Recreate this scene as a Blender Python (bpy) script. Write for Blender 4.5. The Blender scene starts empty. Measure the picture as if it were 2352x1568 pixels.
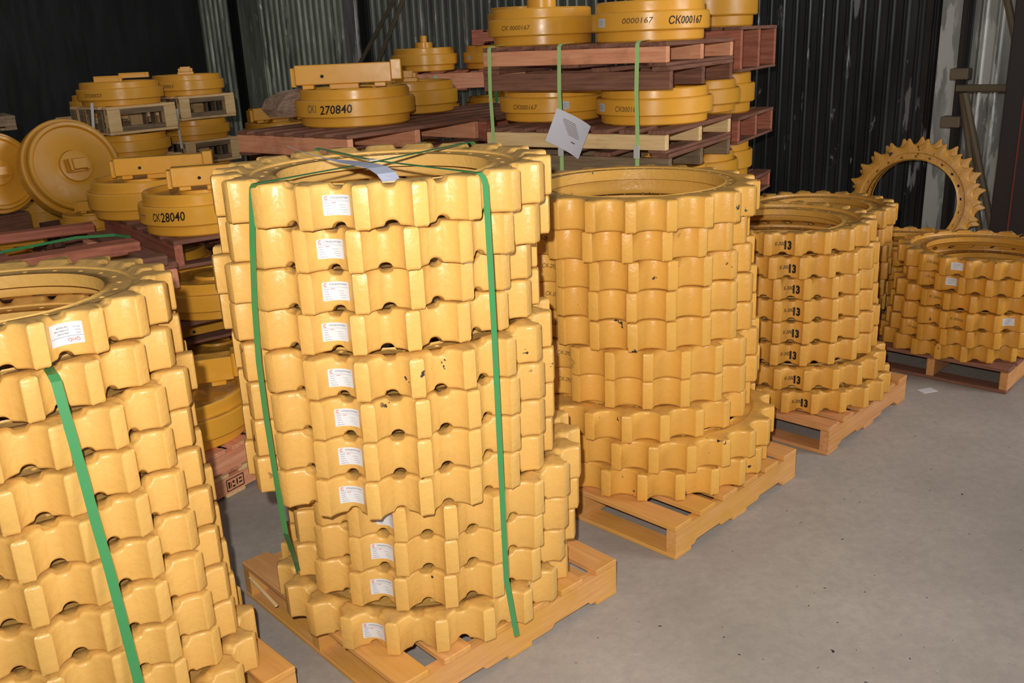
import bpy, bmesh, math, random
from mathutils import Vector, Matrix
from math import sin, cos, pi, radians, sqrt, asin, atan2, hypot

random.seed(7)
S = bpy.context.scene
COL = S.collection

# ---------------------------------------------------------------- camera
FPX, PITCH, ROLL, CAMH = 2125.0, 0.315, 0.043, 1.7
cam_d = bpy.data.cameras.new('camera')
cam_d.sensor_fit = 'HORIZONTAL'
cam_d.sensor_width = 36.0
cam_d.lens = 36.0 * FPX / 2352.0
cam_d.clip_start = 0.05
cam = bpy.data.objects.new('camera', cam_d)
COL.objects.link(cam)
cam.matrix_world = (Matrix.Translation((0, 0, CAMH)) @ Matrix.Rotation(pi / 2 - PITCH, 4, 'X')
                    @ Matrix.Rotation(-ROLL, 4, 'Z'))
S.camera = cam

# ---------------------------------------------------------------- view, world, lights
S.view_settings.view_transform = 'Standard'
S.view_settings.look = 'None'
S.view_settings.gamma = 1.0
S.view_settings.use_curve_mapping = False
S.view_settings.exposure = 0.0
W = bpy.data.worlds.new('world')
S.world = W
W.use_nodes = True
W.node_tree.nodes['Background'].inputs[0].default_value = (1.0, 0.97, 0.94, 1)
W.node_tree.nodes['Background'].inputs[1].default_value = 0.17

fl = bpy.data.lights.new('camera_flash', 'SPOT')
fl.energy = 350
fl.color = (1.0, 0.955, 0.89)
fl.spot_size = radians(150)
fl.spot_blend = 1.0
fl.shadow_soft_size = 0.02
flo = bpy.data.objects.new('camera_flash', fl)
COL.objects.link(flo)
flo.location = (-0.07, -0.02, CAMH + 0.13)
flo.rotation_euler = (radians(90 - 2), 0, radians(-6))

# daylight of the hall's gate, far right of the frame, falling along the back wall
dl = bpy.data.lights.new('gate_daylight', 'AREA')
dl.shape = 'RECTANGLE'
dl.size, dl.size_y = 3.5, 3.0
dl.energy = 330
dl.color = (0.98, 0.98, 1.0)
dlo = bpy.data.objects.new('gate_daylight', dl)
COL.objects.link(dlo)
dlo.location = (8.0, 1.0, 3.2)
dlo.rotation_euler = (Vector((0.2, 6.6, 1.2)) - Vector(dlo.location)).to_track_quat('-Z', 'Y').to_euler()

# ---------------------------------------------------------------- materials
def lin(r, g, b):
    f = lambda c: (c / 255 / 12.92) if c / 255 <= 0.04045 else ((c / 255 + 0.055) / 1.055) ** 2.4
    return (f(r), f(g), f(b), 1)

class NT:
    def __init__(s, name, rough=0.5, spec=0.5, metal=0.0):
        s.m = bpy.data.materials.new(name)
        s.m.use_nodes = True
        s.t = s.m.node_tree
        s.b = s.t.nodes['Principled BSDF']
        s.b.inputs['Roughness'].default_value = rough
        s.b.inputs['Metallic'].default_value = metal
        s.b.inputs['Specular IOR Level'].default_value = spec
    def n(s, typ, **kw):
        x = s.t.nodes.new(typ)
        for k, v in kw.items():
            if k.startswith('i_'):
                x.inputs[k[2:].replace('_', ' ')].default_value = v
            else:
                setattr(x, k, v)
        return x
    def l(s, a, b):
        s.t.links.new(a, b)
    def noise(s, vec, scale, detail=3, rough=0.55):
        x = s.n('ShaderNodeTexNoise')
        x.inputs['Scale'].default_value = scale
        x.inputs['Detail'].default_value = detail
        x.inputs['Roughness'].default_value = rough
        s.l(vec, x.inputs['Vector'])
        return x.outputs['Fac']
    def ramp(s, fac, a, b, ca=(0, 0, 0, 1), cb=(1, 1, 1, 1)):
        x = s.n('ShaderNodeValToRGB')
        x.color_ramp.elements[0].position = a
        x.color_ramp.elements[1].position = b
        x.color_ramp.elements[0].color = ca
        x.color_ramp.elements[1].color = cb
        s.l(fac, x.inputs['Fac'])
        return x.outputs['Color']
    def mix(s, fac, a, b, typ='MIX'):
        x = s.n('ShaderNodeMix', data_type='RGBA', blend_type=typ)
        for sock, v in ((x.inputs[0], fac), (x.inputs[6], a), (x.inputs[7], b)):
            if hasattr(v, 'links'):
                s.l(v, sock)
            else:
                sock.default_value = v
        return x.outputs[2]
    def math(s, op, a, b=0.0, clamp=False):
        x = s.n('ShaderNodeMath', operation=op, use_clamp=clamp)
        for sock, v in ((x.inputs[0], a), (x.inputs[1], b)):
            if hasattr(v, 'links'):
                s.l(v, sock)
            else:
                sock.default_value = v
        return x.outputs[0]
    def objvec(s, seed=True, stretch=None):
        tc = s.n('ShaderNodeTexCoord')
        v = tc.outputs['Object']
        if stretch:
            mp = s.n('ShaderNodeMapping')
            mp.inputs['Scale'].default_value = stretch
            s.l(v, mp.inputs['Vector'])
            v = mp.outputs[0]
        if seed:
            oi = s.n('ShaderNodeObjectInfo')
            ad = s.n('ShaderNodeVectorMath', operation='MULTIPLY_ADD')
            cv = s.n('ShaderNodeCombineXYZ')
            for k in range(3):
                s.l(oi.outputs['Random'], cv.inputs[k])
            s.l(cv.outputs[0], ad.inputs[0])
            ad.inputs[1].default_value = (37.0, 53.0, 71.0)
            s.l(v, ad.inputs[2])
            v = ad.outputs[0]
        return v
    def bump(s, h, strength, dist=0.01):
        x = s.n('ShaderNodeBump')
        x.inputs['Strength'].default_value = strength
        x.inputs['Distance'].default_value = dist
        s.l(h, x.inputs['Height'])
        s.l(x.outputs[0], s.b.inputs['Normal'])

def paint(name, rgb, dust=0.5, chips=0.0, rough=0.36, bump=0.3, dustcol=(150, 118, 70), cast=True):
    M = NT(name, rough)
    v = M.objvec()
    c = M.mix(M.noise(v, 7, 4), lin(*[x * 0.95 for x in rgb]), lin(*[min(255, x * 1.03) for x in rgb]))
    # dust that has settled on upward faces
    g = M.n('ShaderNodeNewGeometry')
    sp = M.n('ShaderNodeSeparateXYZ')
    M.l(g.outputs['Normal'], sp.inputs[0])
    up = M.ramp(sp.outputs['Z'], 0.72, 0.98)
    dn = M.ramp(M.noise(v, 11, 5, 0.65), 0.34, 0.66)
    c = M.mix(M.math('MULTIPLY', M.math('MULTIPLY', up, dn), dust), c, lin(*dustcol))
    if chips:
        ch = M.ramp(M.noise(v, 19, 3, 0.62), 0.71 - chips, 0.72 - chips)
        big = M.ramp(M.noise(v, 3.6, 1), 0.55, 0.60)
        k = M.math('MULTIPLY', ch, big)
        c = M.mix(k, c, lin(52, 46, 50))
    M.l(c, M.b.inputs['Base Color'])
    h = M.math('ADD', M.noise(v, 60 if cast else 20, 3), M.math('MULTIPLY', M.noise(v, 14, 2), 1.6))
    M.bump(h, bump, 0.006)
    M.l(M.ramp(M.noise(v, 18, 3), 0.2, 0.9, (rough - .08,) * 3 + (1,), (rough + .18,) * 3 + (1,)), M.b.inputs['Roughness'])
    return M.m

def wood(name, a, b, over=None, overamt=0.0, rough=0.75):
    M = NT(name, rough, 0.25)
    v = M.objvec(stretch=(1.5, 22, 22))
    v2 = M.objvec(stretch=(3, 3, 3))
    c = M.mix(M.ramp(M.noise(v, 3.0, 5, 0.6), 0.3, 0.72), lin(*a), lin(*b))
    c = M.mix(M.math('MULTIPLY', M.ramp(M.noise(v2, 2.2, 3), 0.55, 0.8), 0.45), c, lin(*[x * 0.5 for x in a]))
    if over:
        k = M.math('MULTIPLY', M.ramp(M.noise(v2, 1.1, 4), 0.30, 0.62), overamt)
        c = M.mix(k, c, lin(*over))
    M.l(c, M.b.inputs['Base Color'])
    M.bump(M.noise(v, 5, 4), 0.35, 0.004)
    return M.m

def flat(name, rgb, rough=0.6, spec=0.4, metal=0.0):
    M = NT(name, rough, spec, metal)
    M.b.inputs['Base Color'].default_value = lin(*rgb)
    return M.m

YEL = paint('cast_yellow_paint', (218, 171, 92), 0.6, 0.0)
YCH = paint('chipped_yellow_paint', (216, 169, 90), 0.65, 0.055)
YB = paint('yellow_paint_dusty_stack', (222, 168, 78), 0.6, 0.05)
YC = paint('ochre_yellow_paint', (214, 158, 70), 0.75, 0.0, dustcol=(120, 98, 68))
YE = paint('ochre_worn_paint', (208, 148, 56), 0.8, 0.06, dustcol=(112, 90, 62))
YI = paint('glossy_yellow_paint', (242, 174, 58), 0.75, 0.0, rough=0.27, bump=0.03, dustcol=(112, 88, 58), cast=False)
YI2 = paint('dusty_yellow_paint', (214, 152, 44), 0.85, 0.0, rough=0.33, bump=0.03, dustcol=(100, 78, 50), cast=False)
WRED = wood('reddish_pallet_wood', (150, 84, 66), (196, 124, 96))
WSAL = wood('salmon_pallet_wood', (220, 142, 106), (244, 180, 138))
WDRK = wood('dark_dusty_pallet_wood', (112, 74, 60), (152, 106, 84))
WLGT = wood('pale_pallet_wood', (222, 184, 128), (244, 212, 158))
WGRY = wood('grey_weathered_wood', (112, 92, 70), (150, 128, 100))
WYEL = wood('pallet_wood_oversprayed_yellow', (196, 138, 88), (222, 168, 112), (206, 152, 66), 0.85)
WMID = wood('pallet_wood_half_sprayed', (184, 124, 84), (214, 158, 112), (196, 140, 54), 0.45)
WHITE = flat('white_sticker_paper', (208, 208, 210), 0.5, 0.2)
PAPER = flat('loose_white_paper', (226, 224, 232), 0.7)
PGREY = flat('grey_paper_slip', (168, 172, 192), 0.6)
INKG = flat('grey_print', (62, 62, 84), 0.6)
INKL = flat('pale_grey_print', (118, 120, 136), 0.6)
INKR = flat('orange_red_print', (216, 78, 44), 0.6)
INKQ = flat('pale_red_print', (206, 72, 66), 0.6)
INKB = flat('blue_grey_print', (60, 68, 130), 0.6)
MARK = flat('black_marker', (34, 26, 22), 0.5)
MARKF = flat('faded_marker', (128, 92, 40), 0.6)
MARKS = flat('faded_grey_marker', (120, 104, 96), 0.6)
STRAP = flat('green_plastic_strap', (66, 138, 82), 0.28, 0.7)
STRAPL = flat('pale_green_strap', (178, 216, 138), 0.2, 0.8)
STRAPW = flat('white_strap', (214, 214, 206), 0.3, 0.7)
STEEL = flat('galvanised_clip', (214, 214, 208), 0.35, 0.6, 0.2)
BARM = flat('dusty_steel_tube', (112, 100, 80), 0.6)
CHORD = flat('dark_steel_chord', (44, 36, 36), 0.5)
REDL = flat('red_edge_line', (150, 60, 44), 0.6)
DARKM = flat('black_gap_shade', (20, 20, 20), 0.7)  # flat black that paints in the shade of gaps and holes

def floor_mat():
    M = NT('concrete_floor', 0.85, 0.2)
    g = M.n('ShaderNodeNewGeometry')
    v = g.outputs['Position']
    c = M.mix(M.ramp(M.noise(v, 1.3, 6, 0.6), 0.3, 0.72), lin(154, 146, 138), lin(184, 175, 165))
    c = M.mix(M.math('MULTIPLY', M.ramp(M.noise(v, 26, 6, 0.7), 0.3, 0.75), 0.5), c, lin(138, 130, 124))
    c = M.mix(M.math('MULTIPLY', M.ramp(M.noise(v, 9, 7, 0.75), 0.64, 0.72), 0.5), c, lin(205, 200, 192))
    c = M.mix(M.ramp(M.noise(v, 45, 2, 0.5), 0.735, 0.75), c, lin(60, 54, 50))
    M.l(c, M.b.inputs['Base Color'])
    M.bump(M.math('ADD', M.noise(v, 35, 6, 0.7), M.noise(v, 5, 3)), 0.22, 0.006)
    return M.m

def wall_mat(name, base, light, patch=0.5, rough=0.4):
    M = NT(name, rough, 0.5, 0.25)
    g = M.n('ShaderNodeNewGeometry')
    mp = M.n('ShaderNodeMapping')
    mp.inputs['Scale'].default_value = (3.2, 3.2, 0.55)
    M.l(g.outputs['Position'], mp.inputs['Vector'])
    v = mp.outputs[0]
    mp2 = M.n('ShaderNodeMapping')
    mp2.inputs['Scale'].default_value = (2.4, 2.4, 1.2)
    M.l(g.outputs['Position'], mp2.inputs['Vector'])
    c = M.mix(M.ramp(M.noise(v, 1.4, 5, 0.6), 0.35, 0.65), lin(*base), lin(*[x * 1.5 for x in base]))
    c = M.mix(M.ramp(M.noise(v, 2.2, 6, 0.62), patch, patch + 0.03), c, lin(*light))
    c = M.mix(M.ramp(M.noise(mp2.outputs[0], 3.0, 6, 0.65), 0.66, 0.69), c, lin(*light))
    M.l(c, M.b.inputs['Base Color'])
    M.l(M.ramp(M.noise(v, 3, 3), 0.3, 0.7, (rough - .1,) * 3 + (1,), (rough + .15,) * 3 + (1,)), M.b.inputs['Roughness'])
    return M.m

FLOORM = floor_mat()
WALLM = wall_mat('black_corrugated_steel', (44, 46, 46), (150, 154, 156), 0.63, 0.3)
WALLL = wall_mat('greenish_grey_steel', (112, 117, 106), (188, 194, 180), 0.60)
WALLW = wall_mat('worn_whitewashed_steel', (120, 120, 117), (196, 196, 190), 0.50)
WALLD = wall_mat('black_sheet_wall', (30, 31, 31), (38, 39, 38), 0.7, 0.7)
WALLG = wall_mat('mid_grey_corrugated_steel', (92, 94, 88), (170, 170, 160), 0.60)

# ---------------------------------------------------------------- mesh helpers
def mesh_from(name, vs, fs, mats, smooth=False, fm=None):
    me = bpy.data.meshes.new(name)
    me.from_pydata([tuple(v) for v in vs], [], [tuple(f) for f in fs])
    for m in (mats if isinstance(mats, (list, tuple)) else [mats]):
        me.materials.append(m)
    if fm:
        for p, i in zip(me.polygons, fm):
            p.material_index = i
    if smooth:
        me.polygons.foreach_set('use_smooth', [True] * len(me.polygons))
    me.update()
    return me

def obj(name, me, parent=None, loc=(0, 0, 0), rot=(0, 0, 0), scale=None):
    o = bpy.data.objects.new(name, me)
    COL.objects.link(o)
    if parent:
        o.parent = parent
    o.location = loc
    o.rotation_euler = rot
    if scale:
        o.scale = scale if hasattr(scale, '__len__') else (scale,) * 3
    return o

def tag(o, label=None, cat=None, group=None, kind=None):
    if label: o['label'] = label
    if cat: o['category'] = cat
    if group: o['group'] = group
    if kind: o['kind'] = kind
    return o

class MB:
    """collects shapes into one mesh"""
    def __init__(s):
        s.v = []; s.f = []; s.m = []
    def add(s, vs, fs, mi=0):
        k = len(s.v)
        s.v += [tuple(v) for v in vs]
        s.f += [tuple(i + k for i in f) for f in fs]
        s.m += [mi] * len(fs)
    def box(s, x0, x1, y0, y1, z0, z1, mi=0, b=0.0):
        """box, chamfered on all edges when b > 0"""
        if b <= 0:
            vs = [(x, y, z) for z in (z0, z1) for y in (y0, y1) for x in (x0, x1)]
            s.add(vs, [(0, 2, 3, 1), (4, 5, 7, 6), (0, 1, 5, 4), (2, 6, 7, 3), (0, 4, 6, 2), (1, 3, 7, 5)], mi)
            return
        vs = []
        def loop(x0, x1, y0, y1, z, c):
            return [(x0 + c, y0, z), (x1 - c, y0, z), (x1, y0 + c, z), (x1, y1 - c, z), (x1 - c, y1, z), (x0 + c, y1, z),
                    (x0, y1 - c, z), (x0, y0 + c, z)]
        vs += loop(x0 + b, x1 - b, y0 + b, y1 - b, z0, b * .5)
        vs += loop(x0, x1, y0, y1, z0 + b, b)
        vs += loop(x0, x1, y0, y1, z1 - b, b)
        vs += loop(x0 + b, x1 - b, y0 + b, y1 - b, z1, b * .5)
        fs = [tuple(reversed(range(8))), tuple(range(24, 32))]
        for r in range(3):
            for i in range(8):
                j = (i + 1) % 8
                fs.append((r * 8 + i, r * 8 + j, r * 8 + 8 + j, r * 8 + 8 + i))
        s.add(vs, fs, mi)
    def tube(s, p, q, r, n=10, mi=0, r2=None):
        p, q = Vector(p), Vector(q)
        d = (q - p).normalized()
        a = d.orthogonal().normalized()
        b = d.cross(a)
        vs = []
        for c, rr in ((p, r), (q, r if r2 is None else r2)):
            for i in range(n):
                t = 2 * pi * i / n
                vs.append(c + (a * cos(t) + b * sin(t)) * rr)
        fs = [tuple(reversed(range(n))), tuple(range(n, 2 * n))]
        for i in range(n):
            j = (i + 1) % n
            fs.append((i, j, n + j, n + i))
        s.add(vs, fs, mi)
    def lathe(s, prof, n=64, mi=0, closed=False):
        vs = []
        for r, z in prof:
            for i in range(n):
                a = 2 * pi * i / n
                vs.append((r * sin(a), -r * cos(a), z))
        fs = []
        m = len(prof)
        for k in range(m if closed else m - 1):
            k2 = (k + 1) % m
            for i in range(n):
                j = (i + 1) % n
                fs.append((k * n + i, k * n + j, k2 * n + j, k2 * n + i))
        s.add(vs, fs, mi)
    def mesh(s, name, mats, smooth=False):
        return mesh_from(name, s.v, s.f, mats, smooth, s.m)

def auto_smooth(me, ang=35):
    me.polygons.foreach_set('use_smooth', [True] * len(me.polygons))
    try:
        me.set_sharp_from_angle(angle=radians(ang))
    except Exception:
        pass
    return me

# ---------------------------------------------------------------- toothed sprocket ring
def tooth_outline(R, N, depth=0.043):
    """outer outline of one tooth pitch as (radius, angle), starting at a tooth tip; angle 0 looks to -Y"""
    k = R / 0.45
    pit = 2 * pi / N
    va = pit / 2
    tipw = 0.0335 * (0.115 if False else 1.0)
    tipw = min(tipw, pit * 0.125)
    xc = R * sin(va - tipw - 0.006)
    dep = depth * k
    d = dep - 0.004
    rv = (xc * xc + d * d) / (2 * d)
    Rc = (R - dep) + rv
    amax = asin(min(0.999, xc / rv))
    if d > rv: amax = pi - amax
    pts = [(R, 0.0), (R, tipw * 0.75), (R - 0.0008, tipw * 1.0)]
    fr = [-1, -.93, -.84, -.7, -.54, -.38, -.27, -.2, -.13, -.06, 0, .06, .13, .2, .27, .38, .54, .7, .84, .93, 1]
    for f_ in fr:
        al = f_ * amax
        x, y = rv * sin(al), Rc - rv * cos(al)
        pts.append((hypot(x, y), va + atan2(x, y), rv * al))
    pts.append((R - 0.0008, pit - tipw))
    pts.append((R, pit - tipw * 0.75))
    out = [(p[0], p[1], (p[2] if len(p) > 2 else 9.0)) for p in pts]
    return out, rv, Rc

def sprocket_mesh(name, R, N, h, mat, notch=0.016, rl=0.352, drop=0.007, web=0.0):
    ol, rv, Rc = tooth_outline(R, N)
    pit = 2 * pi / N
    P = []
    for t in range(N):
        for (r, a, x) in ol:
            aa = a + t * pit
            P.append((r * sin(aa), -r * cos(aa), x))
    n = len(P)
    per = len(ol)
    a3 = ol[3][1]
    nor = []
    for i in range(n):
        a, b = P[i - 1], P[(i + 1) % n]
        tx, ty = b[0] - a[0], b[1] - a[1]
        L = hypot(tx, ty)
        nor.append((ty / L, -tx / L))
    H = h / 2
    rings = []
    def nz(x, w):
        if notch <= 0 or abs(x) > w: return 0.0
        return notch * sqrt(max(0.0, 1 - (x / w) ** 2))
    def ring(fn):
        rings.append([fn(i) for i in range(n)])
    def polar(i, r, z):
        a = atan2(P[i][0], -P[i][1])
        return (r * sin(a), -r * cos(a), z)
    def off(i, d, z):
        c = i % per
        if c <= 3 or c >= per - 3:
            # tooth tip: shrink the flat evenly instead of offsetting along the corner normals
            r_, a_ = ol[c][0], ol[c][1]
            dl = a_ if c <= 3 else a_ - pit
            sc_ = (a3 - 0.96 * d / R) / a3
            aa = (i // per) * pit + (0 if c <= 3 else pit) + dl * sc_
            rr_ = r_ - d * (1.0 if min(c, per - c) < 3 else .45)
            return (rr_ * sin(aa), -rr_ * cos(aa), z)
        return (P[i][0] - nor[i][0] * d, P[i][1] - nor[i][1] * d, z)
    ze = H - max(drop, .006)
    rr3 = R - 0.080 * R / .45
    rmid = R - 0.058 * R / .45
    for sgn in (1, -1):
        R_ = []
        R_.append(lambda i: polar(i, rl, sgn * (H - web - 0.020)))
        R_.append(lambda i: polar(i, rl, sgn * (H - web - 0.003)))
        R_.append(lambda i: polar(i, rl + 0.003, sgn * (H - web)))
        R_.append(lambda i: polar(i, max(rr3 - 0.004, rl + 0.005), sgn * (H - web)))
        R_.append(lambda i: polar(i, rr3 + 0.010, sgn * (H - 0.0006 - (0.8 * max(web, .001) * sqrt(max(0.0, 1 - (P[i][2] / .021) ** 2)) if web and abs(P[i][2]) < 0.021 else 0))))
        R_.append(lambda i: polar(i, rmid, sgn * (H - nz(P[i][2], 0.0185))))
        R_.append(lambda i: off(i, 0.0105, sgn * (ze + 0.0050 - nz(P[i][2], 0.018))))
        R_.append(lambda i: off(i, 0.0050, sgn * (ze + 0.0040 - nz(P[i][2], 0.017))))
        R_.append(lambda i: off(i, 0.0014, sgn * (ze + 0.0008 - nz(P[i][2], 0.0165))))
        R_.append(lambda i: off(i, 0.0, sgn * (ze - 0.0040 - nz(P[i][2], 0.016))))
        if sgn < 0: R_.reverse()
        for fn in R_: ring(fn)
    vs = [v for rg in rings for v in rg]
    fs = []
    m = len(rings)
    for k in range(m):
        k2 = (k + 1) % m
        for i in range(n):
            j = (i + 1) % n
            fs.append((k2 * n + i, k2 * n + j, k * n + j, k * n + i))
    # the outline runs counter-clockwise, rings run top -> outside -> bottom -> inside
    return auto_smooth(mesh_from(name, vs, fs, mat), 70)

def flange_mesh(name, rb, rl, rh, nh, hr, z0, z1, mat):
    """flat annulus with real bolt holes"""
    mb = MB()
    sec = 2 * pi / nh
    K = 12
    def pol(r, a, z): return (r * sin(a), -r * cos(a), z)
    def bound(t):
        # boundary of the sector, 12 points
        q = []
        for i in range(3): q.append((rl, -sec / 2 + sec * i / 3))
        for i in range(3): q.append((rl - (rl - rb) * i / 3, sec / 2))
        for i in range(3): q.append((rb, sec / 2 - sec * i / 3))
        for i in range(3): q.append((rb + (rl - rb) * i / 3, -sec / 2))
        return q
    for t in range(nh):
        a0 = t * sec
        bd = bound(t)
        for z, flip in ((z1, False), (z0, True)):
            vo = [pol(r, a0 + a, z) for r, a in bd]
            # circle points with matching directions
            vi = []
            for r, a in bd:
                dx, dy = (a * rh), (r - rh)
                L = hypot(dx, dy)
                vi.append(pol(rh + hr * dy / L, a0 + hr * dx / L / rh, z))
            fs = []
            for i in range(K):
                j = (i + 1) % K
                fs.append((i, K + i, K + j, j) if not flip else (i, j, K + j, K + i))
            mb.add(vo + vi, fs)
        ci = []
        for z in (z1, z0):
            for r, a in bd:
                dx, dy = (a * rh), (r - rh)
                L = hypot(dx, dy)
                ci.append(pol(rh + hr * dy / L, a0 + hr * dx / L / rh, z))
        mb.add(ci, [(i, K + i, K + (i + 1) % K, (i + 1) % K) for i in range(K)])
    m = nh * 6
    vs = []
    for z in (z0, z1):
        for i in range(m):
            vs.append(pol(rb, 2 * pi * i / m, z))
    mb.add(vs, [(i, m + i, m + (i + 1) % m, (i + 1) % m) for i in range(m)])
    me = mb.mesh(name, mat)
    bm = bmesh.new(); bm.from_mesh(me)
    bmesh.ops.remove_doubles(bm, verts=bm.verts, dist=1e-5)
    bmesh.ops.recalc_face_normals(bm, faces=bm.faces)
    bm.to_mesh(me); bm.free()
    return auto_smooth(me, 40)

# ---------------------------------------------------------------- lettering
_tc = {}
def text_geo(txt, size=1.0, shear=0.0, space=1.0, res=2, offset=0.0):
    key = (txt, shear, space, res, offset)
    if key not in _tc:
        cu = bpy.data.curves.new('lettering', 'FONT')
        cu.body = txt
        cu.size = 1.0
        cu.shear = shear
        cu.space_character = space
        cu.resolution_u = res
        cu.offset = offset
        cu.align_x = 'CENTER'
        cu.align_y = 'CENTER'
        o = bpy.data.objects.new('lettering', cu)
        COL.objects.link(o)
        dg = bpy.context.evaluated_depsgraph_get()
        me = bpy.data.meshes.new_from_object(o.evaluated_get(dg))
        vs = [(v.co.x, v.co.y) for v in me.vertices]
        fs = [tuple(p.vertices) for p in me.polygons]
        bpy.data.objects.remove(o); bpy.data.meshes.remove(me); bpy.data.curves.remove(cu)
        xs = [v[0] for v in vs] or [0]; ys = [v[1] for v in vs] or [0]
        cx, cy = (min(xs) + max(xs)) / 2, (min(ys) + max(ys)) / 2
        vs = [(x - cx, y - cy) for x, y in vs]
        _tc[key] = (vs, fs, max(xs) - min(xs) or 1)
    vs, fs, w = _tc[key]
    return [(x * size, y * size) for x, y in vs], fs, w * size

def text_fit(txt, width, height, **kw):
    vs, fs, w = text_geo(txt, 1.0, **kw)
    ys = [v[1] for v in vs]
    h = max(ys) - min(ys) or 1
    return [(x * width / w, y * height / h) for x, y in vs], fs

def rect2(x0, x1, y0, y1, nx=1):
    vs = []; fs = []
    for i in range(nx + 1):
        x = x0 + (x1 - x0) * i / nx
        vs += [(x, y0), (x, y1)]
    for i in range(nx):
        fs.append((2 * i, 2 * i + 2, 2 * i + 3, 2 * i + 1))
    return vs, fs

def rounded2(w, h, r, nx=12):
    """rounded rectangle as vertical strips"""
    xs = [-w / 2 + r * (1 - cos(radians(a))) for a in (0, 30, 60, 90)]
    xs += [-w / 2 + r + (w - 2 * r) * i / nx for i in range(1, nx)]
    xs += [-x for x in xs[:4]][::-1]
    vs = []; fs = []
    for x in xs:
        e = max(0.0, abs(x) - (w / 2 - r))
        y = h / 2 - r + sqrt(max(0, r * r - e * e))
        vs += [(x, -y), (x, y)]
    for i in range(len(xs) - 1):
        fs.append((2 * i, 2 * i + 2, 2 * i + 3, 2 * i + 1))
    return vs, fs

class Flat2:
    def __init__(s): s.v = []; s.f = []; s.m = []; s.e = []
    def add(s, g, mi=0, dx=0, dy=0, lift=1, rot=0.0):
        k = len(s.v)
        c, sn = cos(rot), sin(rot)
        s.v += [(x * c - y * sn + dx, x * sn + y * c + dy) for x, y in g[0]]
        s.e += [lift] * len(g[0])
        s.f += [tuple(i + k for i in f) for f in g[1]]
        s.m += [mi] * len(g[1])

def gear_logo(r):
    """open gear ring with a letter C inside"""
    vs = []; fs = []
    n = 40
    for i in range(n + 1):
        a = radians(62) + radians(236) * i / n
        ro = r * (1.0 if (i // 3) % 2 else 0.84)
        vs += [(r * .66 * cos(a), r * .66 * sin(a)), (ro * cos(a), ro * sin(a))]
    for i in range(n):
        fs.append((2 * i, 2 * i + 1, 2 * i + 3, 2 * i + 2))
    k = len(vs)
    for i in range(21):
        a = radians(50) + radians(260) * i / 20
        vs += [(r * .16 + r * .32 * cos(a), r * .5 * sin(a)), (r * .16 + r * .46 * cos(a), r * .66 * sin(a))]
    for i in range(20):
        j = k + 2 * i
        fs.append((j, j + 1, j + 3, j + 2))
    return vs, fs

def sticker_print():
    F = Flat2()
    F.add(gear_logo(0.0052), 1, -0.0265, 0.0165)
    F.add(text_fit('СПЕЦКОМПЛЕКТ', 0.048, 0.0050, space=1.1, offset=0.012), 0, 0.0065, 0.0165)
    F.add(rect2(-0.034, 0.034, -0.00022, 0.00022, 14), 0, 0, 0.0095)
    for k, t in enumerate(('BRAND:', 'NAME:', 'MODEL:', 'PART NO.:', 'ORDER NO.:')):
        g = text_geo(t, 0.0034)
        F.add(g, 2, -0.030 + g[2] / 2, 0.0050 - 0.0060 * k)
    F.add(rect2(-0.0045, 0.0045, -0.0007, 0.0007, 3), 1, -0.010, 0.0056)
    for k, w in enumerate((0.017, 0.014, 0.019, 0.012)):
        F.add(rect2(-w / 2, w / 2, -0.00035, 0.00035, 4), 3, 0.010 + 0.002 * k, 0.0 - 0.0056 * k)
    return F

def qhd_print():
    F = Flat2()
    F.add(text_fit('QHD', 0.026, 0.0095), 1, -0.017, 0.0145)
    F.add(text_fit('®', 0.0024, 0.0024), 1, -0.0025, 0.012)
    F.add(rect2(-0.038, 0.038, -0.00035, 0.00035, 14), 2, 0, 0.0065)
    for k, (t, u) in enumerate((('NAME:', 'SPROCKET'), ('MODEL:', 'DX300LC/340'), ('PART NO.:', '108-00022B'))):
        g = text_geo(t, 0.0036)
        F.add(g, 2, -0.033 + g[2] / 2, 0.0010 - 0.0070 * k)
        g = text_geo(u, 0.0056)
        F.add(g, 0, -0.008 + g[2] / 2, -0.0005 - 0.0070 * k)
    F.v = [(-x, -y) for x, y in F.v]       # the sticker was stuck on upside down
    return F

class Valley:
    """maps flat (u, v) onto the scooped face between two teeth"""
    def __init__(s, R, N, j):
        _, s.rv, s.Rc = tooth_outline(R, N)
        s.a = (j + 0.5) * 2 * pi / N
    def pt(s, u, v, eps):
        r = s.rv - eps
        al = u / s.rv
        x, rad = r * sin(al), s.Rc - r * cos(al)
        ca, sa = cos(s.a), sin(s.a)
        return (rad * sa + x * ca, -rad * ca + x * sa, v)

def wrap(name, F, fn, mats, parent, base=0.0004, du=0, dv=0):
    vs = [fn(x + du, y + dv, base * e) for (x, y), e in zip(F.v, F.e)]
    return obj(name, mesh_from(name, vs, F.f, mats, True, F.m), parent)

STK = rounded2(0.072, 0.047, 0.003)
SPRINT = sticker_print()
QPRINT = qhd_print()

def add_sticker(root, R, N, j, u, v, kind='s'):
    V = Valley(R, N, j)
    F = Flat2()
    if kind == 'q':
        F.add(rounded2(0.078, 0.05, 0.003), 0)
    elif kind == 'w':
        F.add(rounded2(0.058, 0.036, 0.002), 0)
    else:
        F.add(STK, 0)
    s = wrap('sticker', F, V.pt, [WHITE], root, 0.0006, u, v)
    if kind == 's':
        wrap('printed_text', SPRINT, V.pt, [INKG, INKR, INKB, INKL], s, 0.0012, u, v)
    elif kind == 'q':
        wrap('printed_text', QPRINT, V.pt, [INKG, INKQ, INKB], s, 0.0012, u, v)
    else:
        G = Flat2()
        for k in range(4):
            G.add(rect2(-0.02, 0.014 - .004 * k, -0.0006, 0.0006, 4), 0, 0, 0.010 - 0.0065 * k)
        wrap('printed_text', G, V.pt, [INKL], s, 0.0012, u, v)
    return s

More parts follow.
